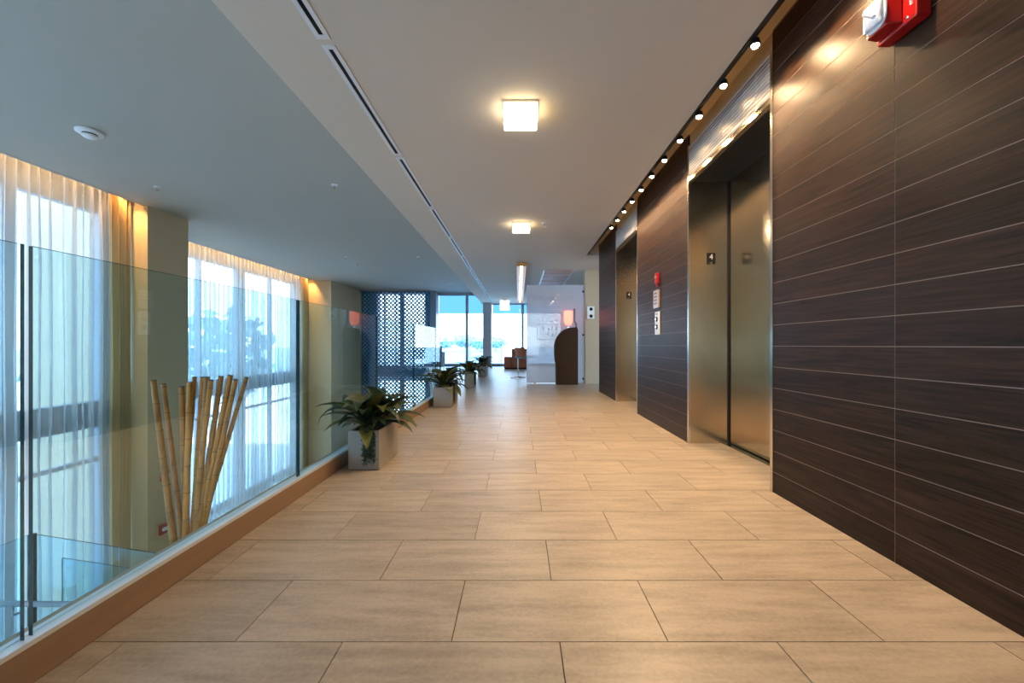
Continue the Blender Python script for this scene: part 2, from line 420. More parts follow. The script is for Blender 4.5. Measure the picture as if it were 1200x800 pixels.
facade_y(4, YF, -1.05, 1.65, [(.15, .10)], 0, ZC+.04, 2.06)
struct('pillar', MB().box(-7.3, -5.42, 15.9, YF, ZF, 3.2), FRAME)
struct('pillar', MB().box(-6.5, -5.86, 15.62, 15.9, ZF, 3.2), CREAM)
facade_y(5, 15.95, -5.42, -3.56, [(-5.15, .05), (-4.47, .14)], ZF, ZL-.04, None, [(-.37, .05)])
facade_y(6, -6.3, -.9, 1.2, [(.15, .06)], .15, 1.95)
struct('wall_far', MB().box(1.65, 4.4, YF-.05, YF+.2, -.3, 3.3).box(-3.4, 2.2, YF-.05, YF+.2, ZF, -.3), WHITEP)
struct('wall_far', MB().box(-7.3, -3.3, 15.55, 15.7, ZL-.09, 3.2), FRAME)
struct('wall_right', MB().box(4.2, 4.4, 8.95, YF, -.3, 3.3), WHITEP)
struct('wall_right', MB().box(1.43, 4.2, 8.95, 9.15, 0, ZC), TAN)          # beige wall end with the phone
struct('wall_right', MB().box(2.9, 3.0, 7.0, 8.95, 0, ZC), TAN)

# ------------------------------------------------------------------ right wall: planks, lifts
YA, YB, YC, YD, YE = 2.361, 3.524, 5.04, 6.15, 7.46
PH = .1186
def wood_wall(y0, y1, splits, n):
    r = MB().box(XW+.0012, 1.95, y0+.004, y1-.004, 0, 2.62).build('wall_right', REVEAL, None, origin=((XW+1.9)/2, (y0+y1)/2, 0))
    r['kind'] = 'structure'
    ys = [y0]+splits+[y1]
    for a, b in zip(ys[:-1], ys[1:]):
        me = box_mesh('plank', .012, b-a-.003, PH-.0032, WOOD)
        z = .116 - PH
        while z < 2.6:
            zc = z+PH/2
            piece('plank', me, r, (XW+.006, (a+b)/2, zc))
            z += PH
    return r
def wood_wall2(y0, y1, splits):
    r = wood_wall(y0, y1, splits, 0); return r
wood_wall(-6.2, YA, [-4.4, -2.9, -1.4, .1, 1.592], 1); wood_wall(YB, YC, [], 2); wood_wall(YD, YE, [], 3)

def lift(y0, y1, label, door_label):
    r = thing('elevator_entrance', (1.6, (y0+y1)/2, 0), label, 'elevator')
    # jambs facing along the corridor, the far one carries the floor sign
    MB().box(XW, XD+.05, y1-.004, y1+.003, 0, 2.216).build('jamb', STEEL, r)
    MB().box(XW, XD+.05, y0-.003, y0+.004, 0, 2.216).build('jamb', STEEL, r)
    for yy, s in ((y0, -1), (y1, 1)):
        MB().box(XW-.006, XW+.010, yy-.012, yy+.012, 0, 2.52).build('edge_trim', STEELT, r)
    MB().box(XW+.03, XD+.1, y0+.004, y1-.004, 2.216, 2.30).build('lintel', DARK, r)
    MB().box(XW-.004, XW+.03, y0+.012, y1-.012, 2.216, 2.252).build('lower_trim', STEEL, r)
    t = MB(); z0, z1 = 2.256, 2.492; ny, nz = 8, 10
    for i in range(ny):
        for j in range(nz):
            a = y0+.014+(y1-y0-.028)*i/ny; b = y0+.014+(y1-y0-.028)*(i+1)/ny
            za = z0+(z1-z0)*j/nz; zb = z0+(z1-z0)*(j+1)/nz
            d = random.uniform(0, .0025)
            t.prism([(za+.0028, XW-.001-d), ((za+zb)/2, XW-.0035-d), (zb-.0028, XW-.001+d), (zb-.0028, XW+.008), (za+.0028, XW+.008)], 'y', a+.004, b-.004)
    # prism along y takes (x, z) pairs: swap
    t.v = [(p[2], p[1], p[0]) for p in t.v]
    tt = t.build('transom_tiles', MOSAIC, r); tt['kind'] = 'stuff'
    MB().box(XW+.0005, XW+.06, y0+.005, y1-.005, 2.252, 2.50).build('transom_panel', JOINT, r)
    MB().box(XW+.01, 1.95, y0+.004, y1-.004, 2.50, 2.62).build('cove_panel', GOLD, r)
    ym = (y0+y1)/2
    MB().box(XD, XD+.04, y0+.006, y1-.008, .012, 2.214).build('door', STEEL, r)
    MB().box(XD-.008, XD+.001, y1-.020, y1-.004, .004, 2.214).build('door_gap', DARK, r)
    MB().box(XD-.06, XD+.06, y0+.005, y1-.005, -.002, .004).build('threshold', STEEL, r)
    MB().box(XD+.042, 1.95, y0-.1, y1+.1, 0, 2.6).build('shaft_panel', DARK, r)
    # floor sign on the far jamb
    cx, cz = 1.628, 1.565
    sg = MB().box(cx-.036, cx+.036, y1-.0075, y1-.004, cz-.048, cz+.048).build('floor_sign', DARK, r)
    text_obj('numeral', '4', .062, WHITE, sg, (cx, y1-.0085, cz+.012), (PI/2, 0, 0), .0006)
    d = MB()
    for i, (dx, dz) in enumerate(((-.012, 0), (-.012, -.006), (0, 0), (0, -.006), (.006, 0), (.006, -.012))):
        d.box(cx+dx-.0012, cx+dx+.0012, y1-.009, y1-.0075, cz-.034+dz-.0012, cz-.034+dz+.0012)
    d.build('raised_dots', WHITE, sg)
    return r
lift(YA, YB, 'nearer brushed steel elevator entrance with recessed door and black 4 sign', '')
lift(YC, YD, 'farther brushed steel elevator entrance beyond the call buttons, mostly hidden', '')

# ------------------------------------------------------------------ railing on its curb
struct('trim_3', MB().box(-1.29, -1.20, -3.0, 6.5, 0, .093), [CURB])
struct('trim_4', MB().box(-1.289, -1.249, -3.0, 6.5, .093, .0945), LEDGE)
rl = thing('glass_railing', (-1.225, 2.0, .093), 'frameless clear glass railing on brown curb along the corridor', 'railing')
m = MB(); m.box(-1.250, -1.234, -3.0, 6.5, .0945, .106); m.box(-1.216, -1.2, -3.0, 6.5, .093, .106); m.build('base_channel', CHAN, rl)
MB().box(-1.2335, -1.2165, -3.0, 6.5, .093, .105).build('gasket', CHAN, rl)
def gpanel(m, p, q, z0, z1, t, parent):
    p = Vector((*p, 0)); q = Vector((*q, 0)); d = (q-p).normalized(); nn = Vector((-d.y, d.x, 0))*t/2
    v = []
    for z in (z0, z1): v += [p-nn+Vector((0,0,z)), q-nn+Vector((0,0,z)), q+nn+Vector((0,0,z)), p+nn+Vector((0,0,z))]
    b = MB(); b.v = [tuple(x) for x in v]
    b.f = [(0,1,5,4), (2,3,7,6), (0,3,2,1), (4,5,6,7), (1,2,6,5), (3,0,4,7)]; b.m = [0,0,1,1,1,1]
    return b.build('glass_panel', m, parent)
js = [-2.78, -1.51, -.24, 1.034, 2.305, 3.575, 4.845, 6.115]
for a, b in zip(js[:-1], js[1:]):
    gpanel([GLASSR, GEDGE], (-1.225, a+.009), (-1.225, b-.009), .100, 1.082, .011, rl)
gpanel([GLASSR, GEDGE], (-1.225, 6.124), (-1.225, 6.46), .100, 1.082, .011, rl)
r2 = thing('glass_railing', (-2.2, 10.9, 0), 'far clear glass railing panels slanting away behind the second planter', 'railing')
A, B = Vector((-1.30, 6.62)), Vector((-3.30, 15.25))   # the guard follows the slanted slab edge for two panels
for i in range(2):
    p = A.lerp(B, i/5+.002); q = A.lerp(B, (i+1)/5-.002)
    gpanel([GLASSF, GEDGE], p, q, .03, 1.082, .011, r2)
m = MB(); d = (B-A).normalized(); nn = Vector((-d.y, d.x))*.03
E = A.lerp(B, .4); m.prism([A-nn, E-nn, E+nn, A+nn], 'z', 0, .04); m.build('base_channel', ALU, r2)

# ------------------------------------------------------------------ ceiling lamps
def ceiling_lamp(x, y, s, label):
    r = thing('ceiling_lamp', (x, y, ZC), label, 'ceiling light')
    MB().box(x-s*.52, x+s*.52, y-s*.52, y+s*.52, ZC-.016, ZC).build('base_plate', STEELT, r, bevel=.003)
    d = MB().box(x-s/2, x+s/2, y-s/2, y+s/2, ZC-.082, ZC-.016)
    d.m = [0, 1, 1, 1, 1, 1]          # the lens underneath is far brighter than the opal sides
    d.build('diffuser', [LAMP, LAMPS], r)
    return r
ceiling_lamp(.012, 2.84, .225, 'nearest square glowing ceiling lamp over the corridor')
ceiling_lamp(.03, 5.54, .225, 'second square glowing ceiling lamp, farther along the corridor')

# slot diffusers
def slot(y0, y1, label):
    xa, xb = -1.058, -.986
    r = thing('slot_diffuser', ((xa+xb)/2, (y0+y1)/2, ZC), label, 'air vent', 'slot diffusers in a row along the corridor ceiling')
    m = MB(); m.box(xa, xa+.024, y0, y1, ZC-.004, ZC); m.box(xb-.024, xb, y0, y1, ZC-.004, ZC)
    m.box(xa+.024, xb-.024, y0, y0+.03, ZC-.004, ZC); m.box(xa+.024, xb-.024, y1-.03, y1, ZC-.004, ZC); m.build('frame', WHITE, r)
    MB().box(xa+.024, xb-.024, y0+.03, y1-.03, ZC-.0012, ZC).build('slot', DARK, r)
ords = ['first', 'second', 'third', 'fourth', 'fifth', 'sixth', 'seventh', 'eighth', 'ninth', 'tenth', 'eleventh', 'twelfth']
ys = .89
for i in range(11):
    slot(ys, ys+1.29, ['black slot air vent of the ceiling row, cut off by the top of the picture',][0] if i == 0 else '%s white framed black slot air vent of the ceiling row from the camera' % ords[i])
    ys += 1.335

# linear bronze fixture with bulbs
r = thing('linear_light', (.05, 11.6, ZC), 'long bronze linear ceiling light with a row of glowing bulbs', 'ceiling light')
m = MB(); y0, y1 = 8.1, 15.0
m.box(-.045, .145, y0, y1, ZC-.015, ZC); m.box(-.045, -.033, y0, y1, ZC-.07, ZC-.015); m.box(.133, .145, y0, y1, ZC-.07, ZC-.015)
m.box(-.033, .133, y0, y0+.012, ZC-.07, ZC-.015); m.box(-.033, .133, y1-.012, y1, ZC-.07, ZC-.015); m.build('tray', BRONZE, r)
for i in range(18):
    y = y0+.2+i*.385
    MB().lathe((.05, y, ZC-.055), [(.004, -.024), (.022, -.012), (.026, .0), (.020, .018), (.012, .04)], 10).build('bulb', LBULB, r, smooth=True)

# air return grille
r = thing('return_grille', (.86, 10.0, ZC), 'tan ceiling return grille with white side rails above the glass partition', 'air vent')
m = MB(); m.box(.53, .56, 8.89, 11.3, ZC-.012, ZC); m.box(1.16, 1.19, 8.89, 11.3, ZC-.012, ZC); m.build('frame', WHITE, r)
for i in range(4):
    MB().box(.56, 1.16, 8.9+i*.6, 9.46+i*.6, ZC-.006, ZC).build('panel', GRILLE, r)
    if i: MB().box(.56, 1.16, 8.87+i*.6, 8.9+i*.6, ZC-.012, ZC).build('slat', WHITE, r)

# track with spotlights
r = thing('light_track', (1.22, 3.0, ZC), 'black light track along the cove beside the elevators', 'light track')
MB().box(1.2085, 1.232, -1.0, 7.3, ZC-.012, ZC+.03).build('track_rail', DARK, r)
MB().box(1.212, 1.228, 7.3, 7.33, ZC-.008, ZC+.026).build('end_cap', WHITE, r)
spot_where = {0: 'beside the camera, out of the frame', 1: 'just outside the top of the frame', 2: 'above the red fire strobe', 3: 'over the near plank wall',
  4: 'brightest, at the near corner of the nearer elevator', 5: 'over the near half of the nearer elevator transom', 6: 'over the middle of the nearer elevator transom',
  7: 'over the far corner of the nearer elevator transom', 8: 'over the start of the middle plank wall', 9: 'second over the middle plank wall', 10: 'third over the middle plank wall, above the red key box',
  11: 'fourth over the middle plank wall', 12: 'last over the middle plank wall', 13: 'first over the farther elevator transom', 14: 'farthest, over the farther elevator transom'}
for i in range(2, 15):
    y = 2.18+(i-4)*.339
    zb = 2.405
    r = thing('track_spotlight', (1.24, y, zb), 'small glowing track spotlight, ' + spot_where[i], 'spotlight', 'spotlights on the black track')
    MB().lathe((1.24, y, zb), [(.010, .035), (.020, .030), (.026, .004), (.027, -.004), (.024, -.004), (.0235, .006), (.010, .010)], 14).build('housing', DARK, r, smooth=True)
    MB().lathe((1.24, y, zb), [(.004, -.016), (.014, -.012), (.019, -.003), (.018, .004)], 12).build('bulb', BULB, r, smooth=True)
    ld = bpy.data.lights.new('spot_beam', 'SPOT'); ld.energy = E_SPOT; ld.color = WARM; ld.spot_size = math.radians(140); ld.spot_blend = .55; ld.shadow_soft_size = .018
    lo = bpy.data.objects.new('spot_beam', ld); COL.objects.link(lo); lo.parent = r; lo.location = (0, 0, -.02)
    lo.rotation_euler = (0, math.radians(-6), 0)

# warm strips in the curtain pockets
for i, (x0, x1, y0, y1, lab) in enumerate(((-5.56, -5.52, 2.0, 5.75, 'warm LED strip hidden in the near curtain pocket'), (-6.60, -6.56, 6.9, 12.9, 'warm LED strip hidden in the far curtain pocket'))):
    r = thing('strip_light', ((x0+x1)/2, (y0+y1)/2, 3.1), lab, 'light strip')
    MB().box(x0, x1, y0, y1, 3.085, 3.10).build('diffuser', STRIP, r)
    MB().box(x0-.006, x1+.006, y0, y1, 3.10, 3.12).build('channel', WHITE, r)

for x, y, lab in ((-5.575, 5.86, 'warm recessed downlight in the curtain pocket beside the near pillar'), (-6.60, 13.02, 'warm recessed downlight in the curtain pocket beside the far pillar')):
    r = thing('pocket_downlight', (x, y, 3.06), lab, 'spotlight')
    MB().lathe((x, y, 3.03), [(.018, .09), (.03, .09), (.034, 0), (.028, 0), (.022, .05)], 14).build('housing', WHITE, r, smooth=True)
    MB().lathe((x, y, 3.05), [(.018, 0), (.018, .01)], 12).build('bulb', BULB, r)
    ld = bpy.data.lights.new('pocket_beam', 'SPOT'); ld.energy = 60; ld.color = (1, .58, .22); ld.spot_size = math.radians(100); ld.spot_blend = .8; ld.shadow_soft_size = .02
    lo = bpy.data.objects.new('pocket_beam', ld); COL.objects.link(lo); lo.parent = r; lo.location = (0, 0, -.035)

# ------------------------------------------------------------------ curtains
def curtain(name, X, y0, y1, period, amp, mat, label, cat='curtain', jit=.35, z1=3.06):
    n = int((y1-y0)/period*10); rows = 5
    v = []; f = []
    ph = 0.; pos = []
    a_ = amp
    for i in range(n+1):
        t = i/n; y = y0+(y1-y0)*t
        if i % 10 == 0: a_ = amp*random.uniform(1-jit, 1+jit); st = random.uniform(.75, 1.3)
        ph += 2*PI/10*st
        pos.append((y, a_*math.sin(ph)))
    for r_ in range(rows+1):
        z = ZF+.03 + (z1-ZF-.03)*r_/rows
        k = 1.0 if r_ < rows else .75
        for y, x in pos: v.append((X+x*k, y+.01*math.sin(r_*2.1+y*9), z))
    for r_ in range(rows):
        for i in range(n): f.append((r_*(n+1)+i, r_*(n+1)+i+1, (r_+1)*(n+1)+i+1, (r_+1)*(n+1)+i))
    r = thing(name, (X, (y0+y1)/2, ZF), label, cat)
    m = MB(); m.v = v; m.f = f; m.m = [0]*len(f)
    m.build('cloth', mat, r, smooth=True)
    MB().box(X-.012, X+.012, y0, y1, z1, z1+.03).build('curtain_track', WHITE, r)
    return r
curtain('sheer_curtain', -5.66, 1.6, 5.72, .125, .050, SHEER, 'pale sheer full-height curtain over the near atrium window')
curtain('gathered_drape', -5.66, 5.73, 6.07, .075, .045, DRAPE, 'gathered golden beige drape hanging against the near pillar')
curtain('sheer_curtain', -6.70, 6.95, 12.75, .15, .055, SHEER, 'pale sheer full-height curtain over the far atrium window behind the bamboo')
curtain('gathered_drape', -6.70, 12.76, 13.23, .09, .05, DRAPE, 'gathered brown drape at the far end of the far window')

# ------------------------------------------------------------------ lattice screen
r = thing('lattice_screen', (-4.58, 15.5, ZF), 'tall dark blue diamond lattice screen before the far atrium window', 'screen')
x0, x1, z0, z1 = -5.82, -3.36, ZF, ZL-.10
m = MB(); P = .150; wd = .056
for s in (1, -1):
    k = -90
    while k < 90:
        c0 = k*P; pts = []
        # line z = s*(x-x0) + c0 clipped to the rectangle
        lo = max(x0, x0+((z0-c0) if s > 0 else (c0-z1))); hi = min(x1, x0+((z1-c0) if s > 0 else (c0-z0)))
        if hi-lo > .03:
            za, zb = s*(lo-x0)+c0, s*(hi-x0)+c0; h = wd*.7
            m.prism([(lo, za-h), (hi, zb-h), (hi, zb+h), (lo, za+h)], 'y', 15.5 + (.012 if s > 0 else 0), 15.512 + (.012 if s > 0 else 0))
        k += 1
o = m.build('lattice_bars', LATT, r); o['kind'] = 'stuff'
m = MB(); m.box(x0-.05, x0, 15.49, 15.54, z0, z1+.05); m.box(x1, x1+.05, 15.49, 15.54, z0, z1+.05); m.box(x0, x1, 15.49, 15.54, z1, z1+.05); m.box(-4.62, -4.57, 15.525, 15.56, z0, z1); m.build('frame', LATT, r)

# ------------------------------------------------------------------ planted boxes
def leaf_mesh(name, L_, W_, up, droop, fold, mat, nseg=7):
    v = []; f = []; x = z = 0.; ang = up
    for i in range(nseg+1):
        t = i/nseg
        wd_ = W_*(.28+.72*math.sin(PI*min(1, t*.62+.18))**1.2) if t < .6 else W_*max(.02, (1-t)/.4)**.8*.98
        dz = fold*wd_
        v += [(x, -wd_/2, z+dz), (x, 0, z), (x, wd_/2, z+dz)]
        x += math.cos(ang)*L_/nseg; z += math.sin(ang)*L_/nseg
        ang -= droop/nseg*(.5+1.0*t)
    for i in range(nseg):
        a = i*3
        f += [(a, a+1, a+4, a+3), (a+1, a+2, a+5, a+4)]
    me = bpy.data.meshes.new(name); me.from_pydata(v, [], f); me.materials.append(mat)
    me.polygons.foreach_set('use_smooth', [True]*len(f))
    return me
LM = []
for k, (L_, W_, up, dr) in enumerate(((.34,.055,1.15,1.6),(.36,.060,.85,1.5),(.30,.055,.55,1.3),(.33,.050,.35,1.3),(.28,.052,.15,1.2),(.32,.060,1.30,2.6),(.36,.045,1.0,2.9),(.24,.05,-.2,.9))):
    LM.append((leaf_mesh('leaf', L_, W_*1.45, up, dr, .22, LEAF), leaf_mesh('leaf', L_, W_*1.45, up, dr, .22, LEAF2)))
def potted(x0, x1, y0, y1, h, label, nl, hang, sc=1.0, seed=1):
    R = random.Random(seed); cx, cy_ = (x0+x1)/2, (y0+y1)/2
    r = thing('potted_plant', (cx, cy_, 0), label, 'plant', 'planted boxes along the railing')
    m = MB(); t = .012
    m.box(x0, x1, y0, y1, .006, h-.02)
    for a in ((x0, x0+t, y0, y1), (x1-t, x1, y0, y1), (x0+t, x1-t, y0, y0+t), (x0+t, x1-t, y1-t, y1)): m.box(*a, h-.02, h)
    m.build('planter', POT, r)
    MB().box(x0+.012, x1-.012, y0+.012, y1-.012, 0, .006).build('base', DARK, r)
    MB().box(x0+t, x1-t, y0+t, y1-t, h-.02, h-.010).build('soil', SOIL, r)
    cents = [(cx-.03, y0+.13), (cx+.03, y1-.13)]
    for ci, (ax, ay) in enumerate(cents):
        MB().tube([(ax, ay, h-.012), (ax+.005, ay, h+.05)], [.016, .010], 7).build('stem', BARK, r)
        for i in range(nl//2):
            az = i*2.39996+R.uniform(-.2, .2)+ci
            u = i/(nl/2)
            k = min(len(LM)-1, int(u*len(LM)*.999)); k = [5, 0, 6, 1, 1, 2, 3, 4][k] if R.random() < .85 else R.randrange(len(LM))
            me = LM[k][1 if R.random() < .3 else 0]; s = sc*R.uniform(.85, 1.2)
            piece('leaf', me, r, (ax, ay, h+.035-.035*u), (R.uniform(-.15, .15), R.uniform(-.15, .15), az), (s, s*R.uniform(.9, 1.25), s))
    if hang:
        m = MB()
        for s_ in range(26):
            hx = hang[0]+R.uniform(-.035, .035); hy = hang[1]; L_ = R.uniform(.18, .25)*sc; z = h+.015; ox = 0
            n = int(L_/.011)
            for j in range(n):
                zz = z-j*.011; ox += R.uniform(-.003, .003); a = R.uniform(0, 6.28); q = .017
                p = Vector((hx+ox, hy-R.uniform(.0, .016) if hang[2] == 'y' else hy+R.uniform(-.035, .035), zz))
                if hang[2] == 'x': p.x = hang[0]+R.uniform(.002, .018)
                d1 = Vector((math.cos(a), math.sin(a)*.5, -.7))*q; d2 = Vector((-math.sin(a), math.cos(a)*.5, .2))*q*.5
                m.add([p, p+d1*.5+d2, p+d1, p+d1*.5-d2], [(0, 1, 2, 3)])
        o = m.build('trailing_vine', VINE, r); o['kind'] = 'stuff'
    return r
potted(-1.135, -.93, 2.765, 3.20, .262, 'nearest pale square planter with broad arching dark leaves and hanging vine', 48, (-1.00, 2.764, 'y'), 1.0, 3)
potted(-1.136, -.90, 5.53, 6.12, .268, 'second pale planter of arching leaves, its vine over the right side', 40, (-.90, 5.72, 'x'), 1.05, 5)
potted(-1.05, -.88, 8.03, 8.6, .278, 'third pale planter of spiky leaves, counted from the camera', 36, (-.88, 8.2, 'x'), 1.05, 8)
potted(-1.07, -.85, 10.86, 11.4, .28, 'fourth and farthest planter of spiky leaves before the window', 32, None, 1.1, 11)

# ------------------------------------------------------------------ bamboo in its vase
def px(x, y, Y): return Vector(((x-608)*Y/487, Y, H-(y-404)*Y/487))
vx, vy = px(224, 650, 4.5).x, 4.5
r = thing('tall_vase', (vx, vy, ZF), 'tall dark cylindrical vase holding the bamboo behind the railing', 'vase')
MB().lathe((vx, vy, ZF), [(.26, 0), (.30, .03), (.33, .9), (.31, 1.22), (.34, 1.30), (.31, 1.30), (.28, 1.2), (.28, .86)], 28).build('body', BROWN, r, smooth=True)
MB().lathe((vx, vy, ZF+.86), [(.275, 0), (.275, .04)], 24).build('pebble_fill', SOIL, r)
tops = [(179.7,446,204,.036),(191.5,450,215,.030),(212.7,453,219,.036),(222.5,448,217,.034),(228,442,213,.030),(237.5,442,225,.032),(242.5,442,229,.038),(247.2,445.6,224,.032),(259,441,230,.034),(269.7,440,231,.036),(276,445,234,.030),(288.7,442.5,229.5,.027)]
blab = ['leftmost bamboo pole, leaning left before the pillar', 'second bamboo pole from the left, slim and leaning left', 'short upright pale yellow bamboo pole, third from the left', 'fourth bamboo pole from the left, nearly upright',
  'slim reddish brown bamboo pole, fifth from the left', 'sixth bamboo pole from the left, first of the dense middle cluster', 'thickest bamboo pole, seventh from the left in the cluster', 'brown bamboo pole, eighth from the left, ending the middle cluster',
  'ninth bamboo pole from the left, leaning right with a dark node', 'tallest bamboo pole leaning right, tenth from the left', 'eleventh bamboo pole from the left, leaning far right', 'slimmest and rightmost bamboo pole, leaning farthest right']
for i, (tx, ty, bx, rad) in enumerate(tops):
    Yt = 4.42+.16*((i*5) % 7)/7; Yb = 4.36+.30*((i*3) % 8)/8
    T = px(tx, ty, Yt); Bq = px(bx, 640, (Yt+Yb)/2); d = (Bq-T); k = (ZF+.90-T.z)/d.z; Bt = T+d*k
    lean = Vector((Bt.x-vx, Bt.y-vy, 0))
    if lean.length > .22: Bt = Vector((vx, vy, Bt.z))+lean.normalized()*.22
    r = thing('bamboo_pole', Bt, blab[i], 'bamboo', 'bamboo poles standing in the tall vase')
    Ln = (T-Bt).length; n = int(Ln/.27); pts = []; rs = []; nd = MB()
    off = random.uniform(.1, .9)
    for j in range(n+2):
        t = min(1, max(0, (j-1+off)/n)); p = Bt.lerp(T, t); rr = rad*(1.0-.22*t)
        dd = (T-Bt).normalized()
        if 0 < t < 1:
            pts += [p-dd*.012, p, p+dd*.012]; rs += [rr, rr*1.10, rr]
            nd.tube([p-dd*.003, p+dd*.003], rr*1.12, 10)
        else: pts.append(p); rs.append(rr)
    if (pts[-1]-T).length > .002: pts.append(T); rs.append(rad*.78)
    if (pts[0]-Bt).length > .002: pts.insert(0, Bt); rs.insert(0, rad)
    MB().tube(pts, rs, 10).build('culm', BAMBOO, r, smooth=True)
    nd.tube([T-dd*.001, T+dd*.006], rad*.80, 10)
    o = nd.build('node_rings', BNODE, r); o['kind'] = 'stuff'

# ------------------------------------------------------------------ stair landing guard, seen through the railing
struct('floor', MB().box(-5.35, -3.2, 2.4, 4.02, -2.2, -2.05), LFLOOR)
r = thing('stair_guard', (-4.67, 4.0, -2.05), 'lower glass stair guard with grey handrail below the railing', 'railing')
m = MB().prism([(-4.66, -2.05), (-3.30, -2.25), (-3.30, -1.20), (-4.66, -.985)], 'y', 3.994, 4.006); m.m = [0, 0, 1, 1, 1, 1]
m.build('glass_panel', [GLASSR, GEDGE], r)
m = MB().prism([(-4.62, -2.05), (-3.30, -2.25), (-3.30, -1.52), (-4.62, -1.32)], 'y', 4.20, 4.212); m.m = [0, 0, 1, 1, 1, 1]
m.build('glass_panel', [GLASSR, GEDGE], r)
MB().box(-4.685, -4.655, 3.985, 4.015, -2.05, -.98).build('post', GEDGE, r)
gpanel([GLASSR, GEDGE], (-4.70, 2.6), (-4.70, 3.98), -2.05, -.985, .012, r)
MB().tube([(-5.3, 3.9, -1.59), (-3.9, 3.9, -1.60)], .026, 10).build('handrail', FRAME, r, smooth=True)
MB().tube([(-4.75, 3.9, -1.615), (-4.75, 3.9, -1.70), (-4.75, 3.98, -1.72)], .011, 8).build('bracket', ALU, r, smooth=True)

# ------------------------------------------------------------------ wall devices
def red_device(y, z, label):
    r = thing('fire_alarm', (-5.44, y, z), label, 'fire alarm')
    MB().box(-5.44, -5.40, y-.06, y+.06, z-.075, z+.075).build('back_box', RED, r, bevel=.006)
    MB().box(-5.40, -5.37, y-.04, y+.04, z-.02, z+.03).build('lens', CLEAR, r, bevel=.008)
red_device(6.36, -1.17, 'upper small red fire alarm on the near pillar behind the bamboo')
red_device(6.33, -1.97, 'lower small red fire alarm on the near pillar beneath another')

# the large horn strobe at the top right
r = thing('fire_strobe', (XW, 1.53, 2.06), 'red wall fire alarm strobe with clear lens high on the near plank wall', 'fire alarm')
MB().box(1.388, XW, 1.448, 1.612, 1.985, 2.165).build('back_plate', RED, r, bevel=.008)
MB().prism([(1.388, 1.50), (1.388, 1.606), (1.335, 1.596), (1.335, 1.512)], 'z', 2.0, 2.125).build('housing', RED, r, bevel=.006)
def lens():
    m = MB(); prof = []
    n = 10; rows = 6
    v = []; f = []
    for j in range(rows):
        a = j/(rows-1)*PI/2
        for k in range(n*2):
            t = 2*PI*k/(n*2); q = math.cos(a)
            sy = math.copysign(abs(math.cos(t))**.7, math.cos(t))*.043*q; sz = math.copysign(abs(math.sin(t))**.7, math.sin(t))*.055*q
            v.append((1.334-.034*math.sin(a), 1.554+sy, 2.064+sz))
    N = n*2
    for j in range(rows-1):
        for k in range(N): f.append((j*N+k, j*N+(k+1) % N, (j+1)*N+(k+1) % N, (j+1)*N+k))
    f.append(tuple(range(N)))
    m.v = v; m.f = f; m.m = [0]*len(f); return m
lens().build('lens', glass_mat('lens_glass', (.93, .95, .97), 1.6), r, smooth=True)
MB().box(1.318, 1.334, 1.516, 1.592, 2.018, 2.110).build('reflector', CLEAR, r, bevel=.006)
MB().tube([(1.312, 1.535, 2.045), (1.306, 1.573, 2.082)], .007, 8).build('flash_tube', WHITE, r, smooth=True)
MB().prism([(1.554+.047*math.copysign(abs(math.cos(a))**.7, math.cos(a)), 2.064+.059*math.copysign(abs(math.sin(a))**.7, math.sin(a))) for a in [k*PI/12 for k in range(24)]], 'x', 1.331, 1.336).build('lens_rim', WHITE, r)
text_obj('lettering', 'F\nI\nR\nE', .026, WHITE, r, (1.3872, 1.470, 2.085), (PI/2, 0, -PI/2), .0005)
MB().lathe((1.388, 1.487, 2.005), [(.006, 0), (.005, -.002), (.003, -.003)], 8, 'x').build('screw', STEELT, r)

# key box, card plate and call panel on the middle plank wall
r = thing('key_switch', (XW, 4.30, 1.52), 'small red fire key box on the middle plank wall', 'key box')
MB().box(1.415, XW, 4.265, 4.335, 1.47, 1.575).build('body', RED, r, bevel=.005)
MB().lathe((1.415, 4.30, 1.535), [(.014, 0), (.012, -.006), (.006, -.008)], 12, 'x').build('key_barrel', STEELT, r)
MB().box(1.425, XW, 4.285, 4.315, 1.435, 1.47).build('tab', RED, r)
r = thing('instruction_plate', (XW, 4.305, 1.31), 'pale steel instruction plate between key box and call buttons', 'plate')
MB().box(1.418, XW, 4.24, 4.385, 1.215, 1.40).build('plate', M('pink_steel', (.62, .50, .45), .3, metal=.6), r, bevel=.004)
for j in range(4): MB().box(1.4165, 1.418, 4.27, 4.355, 1.36-j*.035, 1.375-j*.035).build('engraving', REVEAL, r)
r = thing('call_panel', (XW, 4.30, 1.06), 'white steel elevator call panel with two round buttons', 'call panel')
MB().box(1.428, XW, 4.235, 4.365, .94, 1.178).build('plate', WHITE, r, bevel=.004)
for z in (1.10, 1.02):
    MB().lathe((1.428, 4.30, z), [(.026, 0), (.026, -.006), (.020, -.007)], 16, 'x').build('button_ring', DARK, r)
    MB().lathe((1.421, 4.30, z), [(.016, 0), (.016, -.006), (.010, -.008)], 14, 'x').build('button', CHROME, r)
MB().box(1.4265, 1.428, 4.28, 4.32, 1.145, 1.16).build('indicator', GREYC, r)
# white phone on the beige wall end
r = thing('wall_phone', (1.54, 8.95, 1.5), 'white wall intercom with two dark discs on the beige wall end', 'intercom')
MB().box(1.46, 1.62, 8.89, 8.95, 1.39, 1.66).build('body', WHITE, r, bevel=.012)
for z in (1.60, 1.45): MB().lathe((1.545, 8.89, z), [(.036, 0), (.034, -.008), (.02, -.004)], 14, 'y').build('grille', DARK, r)

